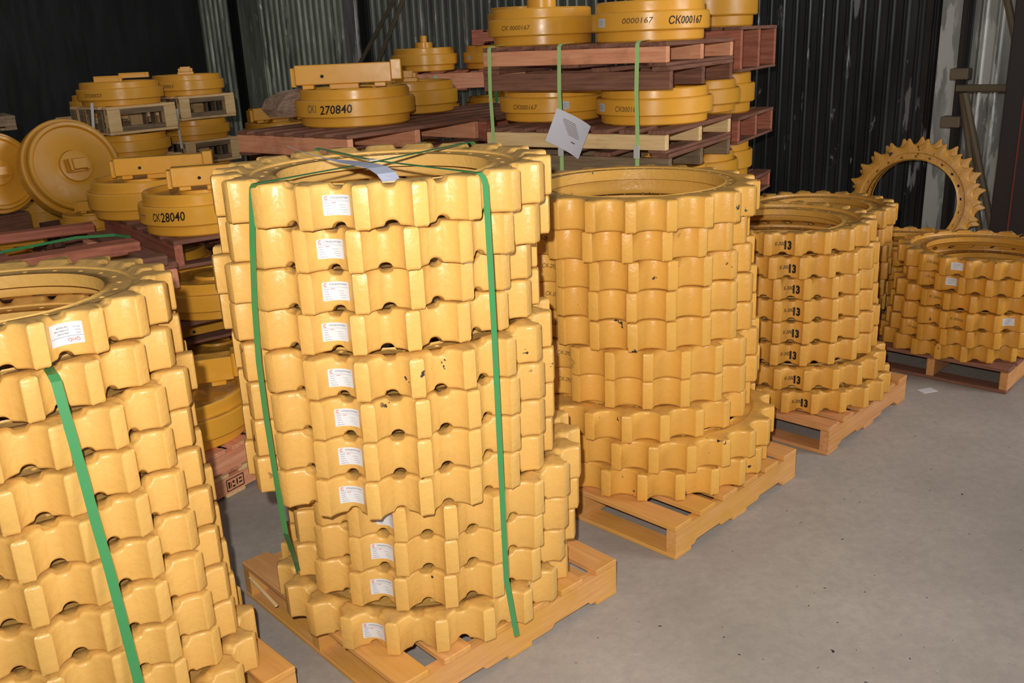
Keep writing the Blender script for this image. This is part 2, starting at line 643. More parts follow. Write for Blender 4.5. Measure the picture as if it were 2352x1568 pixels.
def add_marker(root, R, N, j, txt, u, v, w, h, mat=None, rot=0.0, bold=0.0, shear=0.22):
    V = Valley(R, N, j)
    F = Flat2()
    F.add(text_fit(txt, w, h, shear=shear, offset=bold), 0, 0, 0, 1, rot)
    return wrap('marker_text', F, V.pt, [mat or MARK], root, 0.0009, u, v)

# ---------------------------------------------------------------- room
floor = obj('floor', mesh_from('floor', [(-16, -3, 0), (12, -3, 0), (12, 18, 0), (-16, 18, 0)], [(0, 1, 2, 3)], FLOORM))
tag(floor, 'grey dusty concrete floor', None, None, 'structure')

WU = Vector((0.762, -0.648, 0)).normalized()     # direction of the back wall
WN = Vector((-0.648, -0.762, 0)).normalized()    # into the room
WO = Vector((0, 9.565, 0))
WH = 4.6
def wpt(s, d, z=0.0):
    p = WO + WU * s + WN * d
    return Vector((p.x, p.y, z))
def sheet_mesh(name, L, mat, per=0.105, depth=0.024, z0=0.0, z1=WH):
    """one corrugated sheet, trapezoid ribs, along +X, ribs to +Y"""
    n = int(round(L / per))
    prof = []
    for i in range(n):
        x = i * per
        prof += [(x, 0), (x + per * .40, 0), (x + per * .58, depth), (x + per * .66, depth), (x + per * .70, depth * .6),
                 (x + per * .74, depth * .6), (x + per * .78, depth), (x + per * .84, depth)]
    prof.append((n * per, 0))
    m = len(prof)
    vs = [(x, y, z0) for x, y in prof] + [(x, y, z1) for x, y in prof]
    fs = [(i, i + 1, m + i + 1, m + i) for i in range(m - 1)]
    return mesh_from(name, vs, fs, mat)
wall = obj('wall_back', None)
tag(wall, 'dark corrugated steel back wall of the warehouse', None, None, 'structure')
SM = sheet_mesh('corrugated_sheet', 1.05, WALLM)
SML = sheet_mesh('corrugated_sheet_pale', 1.05, WALLL)
SMW = sheet_mesh('corrugated_sheet_worn', 1.05, WALLW)
SMG = sheet_mesh('corrugated_sheet_grey', 1.05, WALLG)
wang = atan2(WU.y, WU.x)
s = -5.12
while s < 9.0:
    me = SM
    if s < -2.2: me = SML
    elif s < 1.0: me = SMG
    if s > 4.0: me = SMW
    p = wpt(s, 0.0)
    # ribs stand towards the room: mirror in Y
    o = obj('corrugated_sheet', me, wall, (p.x, p.y, 0), (0, 0, wang), (1, -1, 1))
    s += 1.05
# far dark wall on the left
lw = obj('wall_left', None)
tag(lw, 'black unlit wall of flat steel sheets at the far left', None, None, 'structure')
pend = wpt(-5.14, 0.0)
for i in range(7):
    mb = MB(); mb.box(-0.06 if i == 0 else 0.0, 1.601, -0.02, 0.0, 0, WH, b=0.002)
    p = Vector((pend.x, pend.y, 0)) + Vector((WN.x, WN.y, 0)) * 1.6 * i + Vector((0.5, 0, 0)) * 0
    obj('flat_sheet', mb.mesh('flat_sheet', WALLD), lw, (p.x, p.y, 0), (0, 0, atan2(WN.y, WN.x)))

def wall_box(name, s0, s1, d0, d1, z0, z1, mat, parent=wall, bev=0.004):
    mb = MB()
    mb.box(s0, s1, -d1, -d0, z0, z1, b=bev)
    p = wpt(0, 0)
    return obj(name, mb.mesh(name, mat), parent, (p.x, p.y, 0), (0, 0, wang))

# pale flashing strips, columns, and solid black strips painting in the shade of gaps
wall_box('pale_strip', -4.2, -3.78, 0.03, 0.045, 0, WH, WALLL)
wall_box('gap_shade_strip', -4.40, -4.22, 0.03, 0.05, 0, WH, DARKM)
wall_box('column_flange', -2.17, -1.97, 0.03, 0.10, 0, WH, WALLW)
wall_box('column_web', -1.95, -1.83, 0.03, 0.07, 0, WH, DARKM)
wall_box('pale_strip', 4.13, 4.28, 0.03, 0.05, 0, WH, WALLW)
wall_box('gap_shade_strip', 4.28, 4.345, 0.03, 0.06, 0, WH, DARKM)

def wp3(s_, z, d):
    p = wpt(s_, d)
    return Vector((p.x, p.y, z))
# two diagonal brace bars at the left column
for k, (a, b) in enumerate((((-2.30, 0.95), (-1.127, 2.133)), ((-2.05, 0.62), (-0.938, 2.122)))):
    mb = MB()
    d = ((b[0] - a[0]), (b[1] - a[1]))
    e = (b[0] + d[0] * .7, b[1] + d[1] * .7)
    mb.tube(wp3(a[0], a[1], .3 + .06 * k), wp3(e[0], e[1], .3 + .06 * k), 0.022, 8)
    o = obj('brace_bar', mb.mesh('brace_bar', BARM, False))
    tag(o, ['upper left', 'lower right'][k] + ' of two diagonal steel brace bars before the left wall column', 'brace', 'wall brace bars')
# lattice mast at the right
mast = obj('lattice_mast', None, None, wp3(4.8, 0, .5))
tag(mast, 'dark lattice steel mast with brown diagonal tubes against the right wall', 'mast')
def mast_part(name, segs, r, mat, n=8):
    mb = MB()
    for a, b in segs:
        mb.tube(wp3(*a) - mast.location, wp3(*b) - mast.location, r, n)
    return obj(name, mb.mesh(name, mat), mast)
mast_part('horizontal_bar', [((4.40, 1.271, .5), (4.80, 1.271, .5))], 0.026, BARM)
mast_part('diagonal_tube', [((4.44, 1.24, .5), (4.70, 0.05, .5))], 0.024, BARM)
mast_part('diagonal_tube', [((4.46, 1.24, .52), (4.81, 0.05, .52))], 0.024, BARM)
mast_part('diagonal_tube', [((4.42, 2.55, .5), (4.80, 1.30, .5))], 0.024, BARM)
def mast_box(name, s0, s1, z0, z1, d0, d1, mat):
    mb = MB()
    c = wpt(0, 0)
    mb.box(s0, s1, -d1, -d0, z0, z1, b=.004)
    me = mb.mesh(name, mat)
    me.transform(Matrix.Translation(-mast.location) @ Matrix.Translation((c.x, c.y, 0)) @ Matrix.Rotation(wang, 4, 'Z'))
    return obj(name, me, mast)
mast_box('chord', 4.72, 4.95, 0, WH, .42, .60, CHORD)
mast_box('red_edge', 4.83, 4.836, 0.3, 2.4, .60, .603, REDL)
mast_box('inner_chord', 4.375, 4.41, 0, WH, .42, .46, CHORD)
mast_box('bracket', 4.36, 4.47, 1.33, 1.40, .44, .55, BARM)
mast_box('bracket', 4.33, 4.45, 1.02, 1.09, .44, .55, BARM)

# ---------------------------------------------------------------- pallets
_pm = {}
def board_mesh(L, w, h, mat, v=0):
    key = (round(L, 3), round(w, 3), round(h, 3), mat.name, v)
    if key not in _pm:
        mb = MB()
        mb.box(-L / 2, L / 2, -w / 2, w / 2, 0, h, b=0.003)
        _pm[key] = mb.mesh('board', mat)
    return _pm[key]
def notched_stringer(L, w, h, mat):
    key = ('n', round(L, 3), round(w, 3), round(h, 3), mat.name)
    if key not in _pm:
        q = [(-L / 2, 0), (-L * .36, 0), (-L * .345, h * .14), (-L * .17, h * .14), (-L * .155, 0), (L * .155, 0), (L * .17, h * .14),
             (L * .345, h * .14), (L * .36, 0), (L / 2, 0), (L / 2, h), (-L / 2, h)]
        n = len(q)
        vs = [(x, -w / 2, z) for x, z in q] + [(x, w / 2, z) for x, z in q]
        fs = [tuple(range(n)), tuple(reversed(range(n, 2 * n)))]
        for i in range(n):
            j = (i + 1) % n
            fs.append((i, n + i, n + j, j))
        _pm[key] = mesh_from('stringer', vs, fs, mat)
    return _pm[key]
rp = random.Random(3)
def pallet(cx, cy, ztop, ang, label, W_=0.84, D_=0.86, h=0.125, mat=None, side=None, boards=6, bw=0.095, group=None, nst=3, name='pallet', tilt=0.0, notched=True, cover=None, bottom=True):
    """stringers run along local x, deck boards along local y, top at ztop"""
    mat = mat or WYEL
    side = side or mat
    r = obj(name, None, None, (cx, cy, ztop - h), (tilt, 0, ang))
    tag(r, label, 'pallet', group or 'wooden pallets')
    th = 0.020
    tb = 0.016 if bottom else 0.0
    for i in range(nst):
        y = -D_ / 2 + 0.02 + (D_ - 0.04) * i / (nst - 1)
        st = notched_stringer(W_ - .004, 0.038, h - th - tb, side) if notched else board_mesh(W_ - .004, 0.038, h - th - tb, side)
        obj('stringer', st, r, (0, y, tb))
    me = board_mesh(D_, bw, th, mat)
    for i in (cover if cover is not None else range(boards)):
        x = -W_ / 2 + bw / 2 + (W_ - bw) * i / (boards - 1)
        x += rp.uniform(-.006, .006) if 0 < i < boards - 1 else 0
        obj('deck_board', me, r, (x, 0, h - th), (0, 0, pi / 2 + (rp.uniform(-.008, .008) if 0 < i < boards - 1 else 0)))
    if not bottom: return r
    me = board_mesh(D_, bw, tb, mat, 1)
    for x in (-W_ / 2 + bw / 2, 0, W_ / 2 - bw / 2):
        obj('bottom_board', me, r, (x, 0, 0), (0, 0, pi / 2))
    return r

# ---------------------------------------------------------------- sprocket stacks
A_R, A_T = 0.451, 0.1068
ME = {}
ME['A'] = (sprocket_mesh('sprocket_rim_notched', A_R, 21, 0.1064, YEL, 0.014, 0.350, .006, .013), A_R, 21,
           flange_mesh('bolt_flange_inner', 0.285, 0.352, 0.320, 24, 0.0075, 0.000, 0.034, YEL))
ME['L'] = (sprocket_mesh('sprocket_rim_left', 0.450, 21, 0.1040, YEL, 0.014, 0.350, .006, .013), 0.450, 21, ME['A'][3])
ME['K'] = (sprocket_mesh('sprocket_rim_chipped', A_R, 21, 0.1064, YCH, 0.014, 0.350, .006, .013), A_R, 21,
           flange_mesh('bolt_flange_chipped', 0.285, 0.352, 0.320, 24, 0.0075, 0.000, 0.034, YCH))
ME['B'] = (sprocket_mesh('sprocket_rim_smooth', 0.449, 21, 0.1068, YB, 0.0, 0.366, .004), 0.449, 21,
           flange_mesh('bolt_flange_wide', 0.325, 0.368, 0.348, 30, 0.006, 0.010, 0.049, YB))
ME['C'] = (sprocket_mesh('sprocket_rim_dusty', 0.414, 21, 0.0972, YC, 0.010, 0.338, .005, .009), 0.414, 21,
           flange_mesh('bolt_flange_dusty', 0.268, 0.340, 0.300, 24, 0.007, 0.000, 0.027, YC))
ME['E'] = (sprocket_mesh('sprocket_rim_worn', 0.396, 21, 0.0874, YE, 0.009, 0.330, .005, .009), 0.396, 21,
           flange_mesh('bolt_flange_worn', 0.262, 0.332, 0.296, 24, 0.007, 0.000, 0.024, YE))
ORD = ['topmost', 'second', 'third', 'fourth', 'fifth', 'sixth', 'seventh', 'eighth', 'ninth', 'tenth', 'eleventh', 'twelfth']
def place_sprocket(kind, x, y, z, phi, label, group):
    me, R, N, fm = ME[kind]
    o = obj('sprocket', me, None, (x, y, z), (0, 0, phi))
    tag(o, label, 'sprocket', group)
    obj('bolt_flange', fm, o)
    return o
def stack(kinds, rows, t, where, group, z0=0.125, look='yellow toothed sprocket ring'):
    res = []
    n = len(rows)
    for i, (x, y, ph) in enumerate(rows):
        kd = kinds[i] if len(kinds) > 1 else kinds[0]
        z = z0 + (n - i - .5) * t
        o = 'bottommost' if i == n - 1 else ('topmost' if i == 0 else ORD[i] + ' from top')
        res.append(place_sprocket(kd, x, y, z, ph, '%s, %s %s' % (look, o, where), group))
    return res

A_ROWS = [(-0.3248, 2.526, -0.0028), (-0.3302, 2.5566, -0.0577), (-0.3686, 2.580, 0.0335), (-0.3652, 2.590, -0.0124),
          (-0.3332, 2.5489, -0.0719), (-0.3297, 2.5464, -0.0647), (-0.3324, 2.5482, -0.0657), (-0.339, 2.5466, -0.0612),
          (-0.2516, 2.6107, -0.1403), (-0.2594, 2.6162, -0.1324), (-0.273, 2.6155, -0.1209), (-0.3019, 2.5694, -0.1183)]
sa = stack('AAAAKKKKAKKK', A_ROWS, A_T, 'in the central strapped stack', 'sprockets of the central strapped stack')
SOFF = {1: (.0018, .003), 2: (-.0028, .001), 3: (-.0024, 0), 4: (-.0012, 0), 5: (.001, -.001), 6: (.0009, .001), 7: (.0026, .001),
        8: (-.0005, .001), 9: (.019, 0.0), 10: (-.0004, 0), 11: (-.0015, -.002), 12: (.0016, -.003)}
for i, o in enumerate(sa):
    u, v = SOFF[i + 1]
    add_sticker(o, A_R, 21, -1, u, v)
    o['label'] = o['label'] + ', white sticker'
L_ROWS = [(-1.2996, 2.2026, 0.1365), (-1.2925, 2.19, 0.0612), (-1.2648, 2.17, 0.1015), (-1.2691, 2.1353, -0.1284),
          (-1.254, 2.1122, -0.1105), (-1.2389, 2.1069, -0.1219), (-1.2288, 2.0852, -0.1218), (-1.2189, 2.0745, -0.1198),
          (-1.2137, 2.0779, -0.1241), (-1.165, 2.055, -0.10)]
sl = stack('L', L_ROWS, 0.1043, 'in the stack at the left edge', 'sprockets of the left edge stack')
for i_, a_ in ((0, 1.4), (1, .8), (2, .3)):
    sl[i_].rotation_mode = 'XYZ'
    sl[i_].rotation_euler = (radians(-a_), 0, sl[i_].rotation_euler[2])
add_sticker(sl[0], .45, 21, 2, .0068, 0.004, 'q')
sl[0]['label'] = 'yellow sprocket ring with upside-down white sticker, topmost at the left edge'
B_ROWS = [(0.4639, 3.3722, 0.1459), (0.4429, 3.4132, -0.1196), (0.4706, 3.4393, -0.1273), (0.4843, 3.4429, 0.1277),
          (0.4857, 3.441, 0.1316), (0.5018, 3.4393, -0.0845), (0.5097, 3.4458, -0.1023), (0.4653, 3.4004, 0.1191),
          (0.5534, 3.3696, 0.1218), (0.532, 3.3724, 0.0841)]
sb = stack('B', B_ROWS, 0.1071, 'in the unstrapped stack right of centre', 'sprockets of the unstrapped stack')
for i, j, t, u in ((1, -3, 'СК-292', -.012), (2, -3, 'СК-292', -.018), (3, -4, 'СК-292', -.012), (4, -4, 'СК-292', -.012), (5, -3, 'СК-292', -.016), (6, -3, 'СК-292', -.018)):
    add_marker(sb[i], .449, 21, j, t, u, 0.008, .055, .016)
add_marker(sb[8], .449, 21, -4, '8', 0.0, 0.0, .009, .017)
C_ROWS = [(1.2192, 4.1014, -0.0819), (1.2353, 4.0908, -0.0708), (1.249, 4.1204, -0.0287), (1.2552, 4.1226, -0.0256),
          (1.2713, 4.1206, -0.0669), (1.2684, 4.119, -0.0747), (1.2966, 4.0742, -0.1233), (1.3162, 4.049, -0.0995)]
sc = stack('C', C_ROWS, 0.0975, 'in the stack marked 30013', 'sprockets of the stack marked 30013')
for i, o in enumerate(sc):
    add_marker(o, .414, 21, -1, 'К-300', -.014, -.000, .044, .017, None, 0, .01)
    add_marker(o, .414, 21, -1, '13', .022, -.006, .032, .038, None, 0.0, 0.06, 0.0)
E_ROWS = [(2.3409, 4.4391, -0.0186), (2.3868, 4.4507, 0.1269), (2.3571, 4.4846, 0.0872), (2.3454, 4.4789, 0.0888),
          (2.3391, 4.4974, -0.149), (2.3253, 4.5543, -0.0974)]
se = stack('E', E_ROWS, 0.0877, 'in the low stack at far right', 'sprockets of the low right stack')
for i, j, t, u in ((0, -4, 'СК-30023', -.01), (1, -5, 'СК-30023', -.006), (2, -4, 'К-30023', -.012), (3, -3, 'К-30023', -.004), (4, -4, 'СК-30023', -.012)):
    add_marker(se[i], .396, 21, j, t, u, 0.004, .062, .013, None, radians(-6))
add_sticker(se[0], .396, 21, -3, -.002, .004, 'w')
add_sticker(se[1], .396, 21, -4, -.003, .004, 'w')
add_sticker(se[3], .396, 21, -1, .002, .004, 'w')
D_ROWS = [(1.71, 5.05, .05), (1.69, 5.04, .12), (1.70, 5.06, -.04), (1.70, 5.05, .02), (1.68, 5.05, .1), (1.69, 5.06, -.06)]
sd = stack('C', D_ROWS, 0.0975, 'in the stack hidden behind 30013', 'sprockets of the hidden middle stack', 0.125 + .075)
F_ROWS = [(2.40, 5.42, .03), (2.42, 5.40, .11), (2.39, 5.43, -.05), (2.41, 5.41, .06)]
sf = stack('E', F_ROWS, 0.0877, 'in the stack before the standing ring', 'sprockets of the rear low stack')

pallet(-0.3035, 2.608, 0.125, radians(42), 'yellow oversprayed pallet under the central strapped stack', .845, .87)
pallet(-1.22, 2.12, 0.125, radians(44), 'yellow oversprayed pallet under the stack at the left edge', .84, .86)
pallet(0.517, 3.33, 0.125, radians(44.6), 'yellow and dark smeared pallet under the unstrapped stack', .815, .84)
pallet(1.28, 4.07, 0.125, radians(45.5), 'light brown pallet under the stack marked 30013', .80, .82, mat=WMID)
pallet(2.33, 4.585, 0.125, radians(46), 'brown pallet under the low stack at far right', .72, .72, mat=WDRK, side=WMID, notched=False)
pallet(1.69, 5.06, 0.20, radians(44), 'brown thick pallet hidden behind the 30013 stack', .62, .62, .20, mat=WDRK)
pallet(2.41, 5.42, 0.125, radians(44), 'brown pallet under the stack before the standing ring', .58, .58, mat=WDRK)

# ---------------------------------------------------------------- idler wheels
def wheel_mesh(name, mat, R=0.29, H=0.172, dish=0.022):
    k = R / 0.29
    hs = H / 0.172
    P = [(.070, .012), (.215, .004), (.232, 0), (.256, 0), (.263, .006), (.264, .043), (.268, .046), (.285, .046), (.290, .051), (.290, .119),
         (.285, .125), (.268, .125), (.264, .128), (.263, .165), (.257, .172), (.244, .172), (.238, .170), (.230, .172 - dish),
         (.120, .172 - dish - .006), (.095, .172 - dish + .004), (.090, .168), (.062, .170), (.0, .170)]
    mb = MB()
    mb.lathe([(r * k, z * hs) for r, z in P], 72)
    return auto_smooth(mb.mesh(name, mat), 32)
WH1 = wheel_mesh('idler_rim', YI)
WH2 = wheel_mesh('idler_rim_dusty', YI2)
def yoke_bar_mesh(name, mat, L=0.46, w=0.085, h=0.092):
    """long bearing block with a stepped foot at each end"""
    mb = MB()
    mb.box(-L / 2, L / 2, -w / 2, w / 2, .020, .020 + h, b=.004)
    mb.box(-L / 2 + .03, -L / 2 + .085, -w / 2 + .008, w / 2 - .008, 0, .0205, b=.003)
    mb.box(L / 2 - .085, L / 2 - .03, -w / 2 + .008, w / 2 - .008, 0, .0205, b=.003)
    mb.box(-.07, .07, -w / 2 + .006, w / 2 - .006, -.004, .0205, b=.003)
    mb.box(L / 2 - .001, L / 2 + .05, -w / 2 - .006, w / 2 + .006, .030, .020 + h + .012, b=.004)
    mb.box(-L / 2 - .022, -L / 2 + .001, -w / 2 + .010, w / 2 - .010, .012, .020 + h - .012, b=.003)
    return mb.mesh(name, mat)
def bracket_mesh(name, mat):
    """small T-shaped slide bracket"""
    mb = MB()
    mb.box(-.062, .062, -.04, .04, 0, .022, b=.003)
    mb.box(-.040, .040, -.03, .03, .022, .062, b=.003)
    mb.box(-.056, -.038, -.036, .036, .022, .050, b=.003)
    mb.box(.038, .056, -.036, .036, .022, .050, b=.003)
    return mb.mesh(name, mat)
def hole_shade_mesh(name, r=.008, d=.004):
    mb = MB()
    mb.tube((0, 0, 0), (0, -d, 0), r, 12)  # solid black plug; the hole's inner shade is put in its colour
    return mb.mesh(name, DARKM)
YB1 = yoke_bar_mesh('yoke_bar', YI)
YB2 = yoke_bar_mesh('yoke_bar_dusty', YI2)
BR1 = bracket_mesh('slide_bracket', YI)
BR2 = bracket_mesh('slide_bracket_dusty', YI2)
HOLE_SHADE = hole_shade_mesh('bolt_hole_shade')
mb = MB(); mb.lathe([(0, 0), (.078, 0), (.078, .046), (.074, .050), (.030, .050), (.030, .052), (.0305, .10), (.026, .106), (0, .106)], 32)
HUB = auto_smooth(mb.mesh('shaft_hub', YI), 35)
mb = MB()
mb.box(-.07, .07, -.028, .028, .024, .030, b=.002); mb.box(-.07, .07, -.028, -.018, 0, .024, b=.002); mb.box(-.05, .05, .014, .022, 0, .024, b=.002)
mb.box(.07, .085, -.028, .028, 0, .030, b=.002)
BLK = mb.mesh('end_block', YI)

class Rim:
    """maps flat (u, v) onto the middle band of a wheel"""
    def __init__(s, R, a, zc):
        s.R, s.a, s.zc = R, a, zc
    def pt(s, u, v, eps):
        a = s.a + u / s.R
        r = s.R + eps
        return (r * sin(a), -r * cos(a), s.zc + v)

def idler(x, y, z, rot, label, dusty=False, top='bar', sc=1.0, bar_ang=0.0, texts=(), group='idler wheels stacked on pallets', tilt=None, sticker=None, hl=1.0, bar_off=(0, 0)):
    r = obj('idler_wheel', None, None, (x, y, z), tilt or (0, 0, rot), sc)
    if tilt: r.rotation_mode = 'XYZ'
    tag(r, label, 'wheel', group)
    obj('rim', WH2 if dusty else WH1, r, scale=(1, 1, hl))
    if top == 'bar':
        b = obj('yoke_bar', YB2 if dusty else YB1, r, (bar_off[0], bar_off[1], .171 * hl), (0, 0, bar_ang))
        obj('bolt_hole_shade', HOLE_SHADE, b, (-.10, -.0415, .058))
    elif top == 'bracket':
        obj('slide_bracket', BR2 if dusty else BR1, r, (0, 0, .169 * hl), (0, 0, bar_ang))
    elif top == 'hub':
        obj('shaft_hub', HUB, r, (0, 0, .168 * hl))
    elif top == 'blocks':
        obj('end_block', BLK, r, (-.08, 0, .168 * hl), (0, 0, bar_ang), (1.2, 1.2, 1.4))
        obj('end_block', BLK, r, (.08, .07, .19 * hl), (0, 0, bar_ang), (1.3, 1.2, 1.2))
    for (t, a, v, w, h, m, rt) in texts:
        F = Flat2()
        vs, fs = text_fit(t, w, h, shear=0.15, offset=0.012)
        F.add((vs, fs), 0, 0, 0, 1, rt)
        wrap('marker_text', F, Rim(.290, a, .085 * hl).pt, [m], r, 0.0012, 0, v)
    if sticker is not None:
        F = Flat2(); F.add(rounded2(0.052, 0.040, 0.002), 0)
        s_ = wrap('sticker', F, Rim(.290, sticker, .085 * hl).pt, [WHITE], r, 0.001, 0, 0)
        G = Flat2()
        for k in range(3): G.add(rect2(-0.018, 0.012, -0.0007, 0.0007, 4), 0, 0, 0.009 - 0.008 * k)
        wrap('printed_text', G, Rim(.290, sticker, .085 * hl).pt, [INKL], s_, 0.0018, 0, 0)
    return r

# big double tower behind the unstrapped stack
TA = radians(-33)
def tp(u, v, o=(-.08, 4.80), a=TA):
    return (o[0] + u * cos(a) - v * sin(a), o[1] + u * sin(a) + v * cos(a))
lv = [0.125, 0.510, 0.895, 1.280, 1.665]
mats = [(WDRK, WSAL), (WDRK, WSAL), (WDRK, WDRK), (WDRK, WLGT), (WDRK, WSAL)]
nm = ['floor', 'second', 'third', 'fourth', 'top']
for k, z in enumerate(lv):
    c = tp(.49, .42)
    g1, g2 = mats[k]
    pallet(c[0], c[1], z, TA, ['dark upper pallet of the floor pair in the tall idler tower', 'dark upper pallet of the second pair in the tall idler tower', 'dark upper pallet of the third pair in the tall idler tower', 'pallet with pale yellow front board in the tall idler tower',
           'salmon-fronted pallet at the top of the tall strapped idler tower'][k], .98, .86, .105, g1, g2, 7, .09, notched=False)
    if k:
        pallet(c[0], c[1], z - .1055, TA + .02, ('grey weathered' if k == 3 else 'dark brown') + ' pallet under the %s one of the tall idler tower' % ['', 'second dark', 'third dark', 'pale-fronted', 'salmon-fronted'][k], .99, .86, .100, WDRK, WGRY if k == 3 else WDRK, 4, .09, notched=False, cover=(0, 2, 3), bottom=False)
    ids = [((.764, 4.782), 'front right'), ((.281, 5.227), 'front left')]
    if k == 4: ids = [((.745, 4.81), 'front right'), ((.235, 5.26), 'front left')]
    for (xy, wd) in ids:
        top = 'bracket'
        tx = []; stk = None
        if k == 4 and wd == 'front right':
            tx = [('СК000167', .50, 0.0, .20, .038, MARK, 0), ('0000167', -.35, .004, .15, .026, MARKF, 0)]; stk = -1.05
        if k == 4 and wd == 'front left': tx = [('СК 0000167', -.55, .0, .17, .024, MARKF, 0)]
        if k == 3 and wd == 'front left': tx = [('СК000167', -.6, -.004, .15, .026, MARKF, 0)]; stk = .15
        if k == 3 and wd == 'front right': tx = [('СК000167', -.62, -.004, .13, .028, MARKF, 0)]; stk = -1.2
        idler(xy[0], xy[1], z, 0, 'yellow idler wheel, %s on the %s pallet of the tall tower' % (wd, nm[k]), False, top if k < 4 else 'hub',
              bar_ang=.2, texts=tx, sticker=stk, hl=1.08 if k == 4 else 1.0)
for k, z in enumerate(lv[:4]):
    if k < 2: continue
    idler(1.03, 5.31, z, .4, 'yellow idler wheel, back right on the %s pallet of the tall tower' % nm[k], True, None, group='idler wheels at the back of the tower')
TB = radians(-30)
for k, z in enumerate([0.10, 0.46, 0.82, 1.22, 1.72]):
    c = (1.27, 5.95)
    pallet(c[0], c[1], z, TB, 'dark reddish pallet, %s level of the rear right tower' % nm[k], .66, .78, [.10, .115, .115, .155, .25][k], WDRK, WRED, 6, .10, notched=False)
    if k < 5:
        idler(1.28, 5.95, z, 0, 'yellow idler wheel standing on the %s pallet of the rear right tower' % nm[k], True, None if k < 4 else 'hub', hl=1.39, sc=1.0,
              group='idler wheels of the rear right tower')

# idler tower behind-left of the big tower
for k, z in enumerate([.26, .66, 1.06, 1.47]):
    pallet(-.30, 8.65, z, radians(-5), 'salmon pallet, %s level of the left rear tower' % ['lowest', 'second', 'third', 'top'][k], 1.35, 1.0, .16 if k else .26, WDRK if k < 3 else WRED, WSAL, 7, .1)
    if k >= 1:
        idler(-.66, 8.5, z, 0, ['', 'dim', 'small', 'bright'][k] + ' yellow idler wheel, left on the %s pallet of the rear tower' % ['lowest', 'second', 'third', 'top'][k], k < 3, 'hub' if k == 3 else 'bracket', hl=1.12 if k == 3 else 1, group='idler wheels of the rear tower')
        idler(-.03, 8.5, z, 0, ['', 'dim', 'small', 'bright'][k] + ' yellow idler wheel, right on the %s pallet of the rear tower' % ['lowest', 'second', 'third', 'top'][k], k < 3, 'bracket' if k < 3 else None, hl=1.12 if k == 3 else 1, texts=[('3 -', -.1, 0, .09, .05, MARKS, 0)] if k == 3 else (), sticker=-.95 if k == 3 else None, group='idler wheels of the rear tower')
pallet(.16, 8.50, 1.79, radians(-5), 'small red pallet far back between the towers', .72, .7, .124, WRED, WRED)
idler(.20, 8.45, 1.79, 0, 'yellow wheel on the small red pallet far back', False, None)

# tower with the large wheel behind the central stack
TC = radians(-39)
def tc(u, v): return tp(u, v, (-1.45, 5.20), TC)
for k, z in enumerate([.13, .515, .90, 1.285]):
    c = tc(.43, .50)
    pallet(c[0], c[1], z, TC, 'reddish pallet, %s level of the tower behind the central stack' % ['floor', 'second', 'third', 'top'][k], .90, 1.0, .13, WDRK, WRED if k < 3 else WSAL, 6, .10, notched=False)
    c2 = tc(.43, 1.62)
    pallet(c2[0], c2[1], z - .01, TC, 'dark dusty pallet, %s level of the row farther behind' % ['floor', 'second', 'third', 'top'][k], .90, 1.1, .13, WDRK, WRED, 6, .10)
    if k == 3:
        idler(-.83, 5.42, z, 0, 'large yellow idler wheel with black marker writing and long block on top', False, 'bar', sc=1.155, bar_ang=.06, bar_off=(-.04, -.02),
              texts=[('СК1', -.62, .004, .055, .036, MARKS, .02), ('270840', -.18, .0, .16, .040, MARK, .03)])
        idler(-.60, 6.15, z + .001, 0, 'yellow idler wheel half hidden behind the large marked wheel', True, 'bracket', sc=1.1)
    else:
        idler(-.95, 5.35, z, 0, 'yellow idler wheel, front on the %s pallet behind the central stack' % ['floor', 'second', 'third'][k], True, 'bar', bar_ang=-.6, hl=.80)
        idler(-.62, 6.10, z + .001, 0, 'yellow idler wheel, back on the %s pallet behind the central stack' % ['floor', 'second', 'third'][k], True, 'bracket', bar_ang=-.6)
        idler(-1.10, 6.50, z - .008, 0, 'dim idler wheel, far back on the %s pallet behind the central stack' % ['floor', 'second', 'third'][k], True, 'bracket')

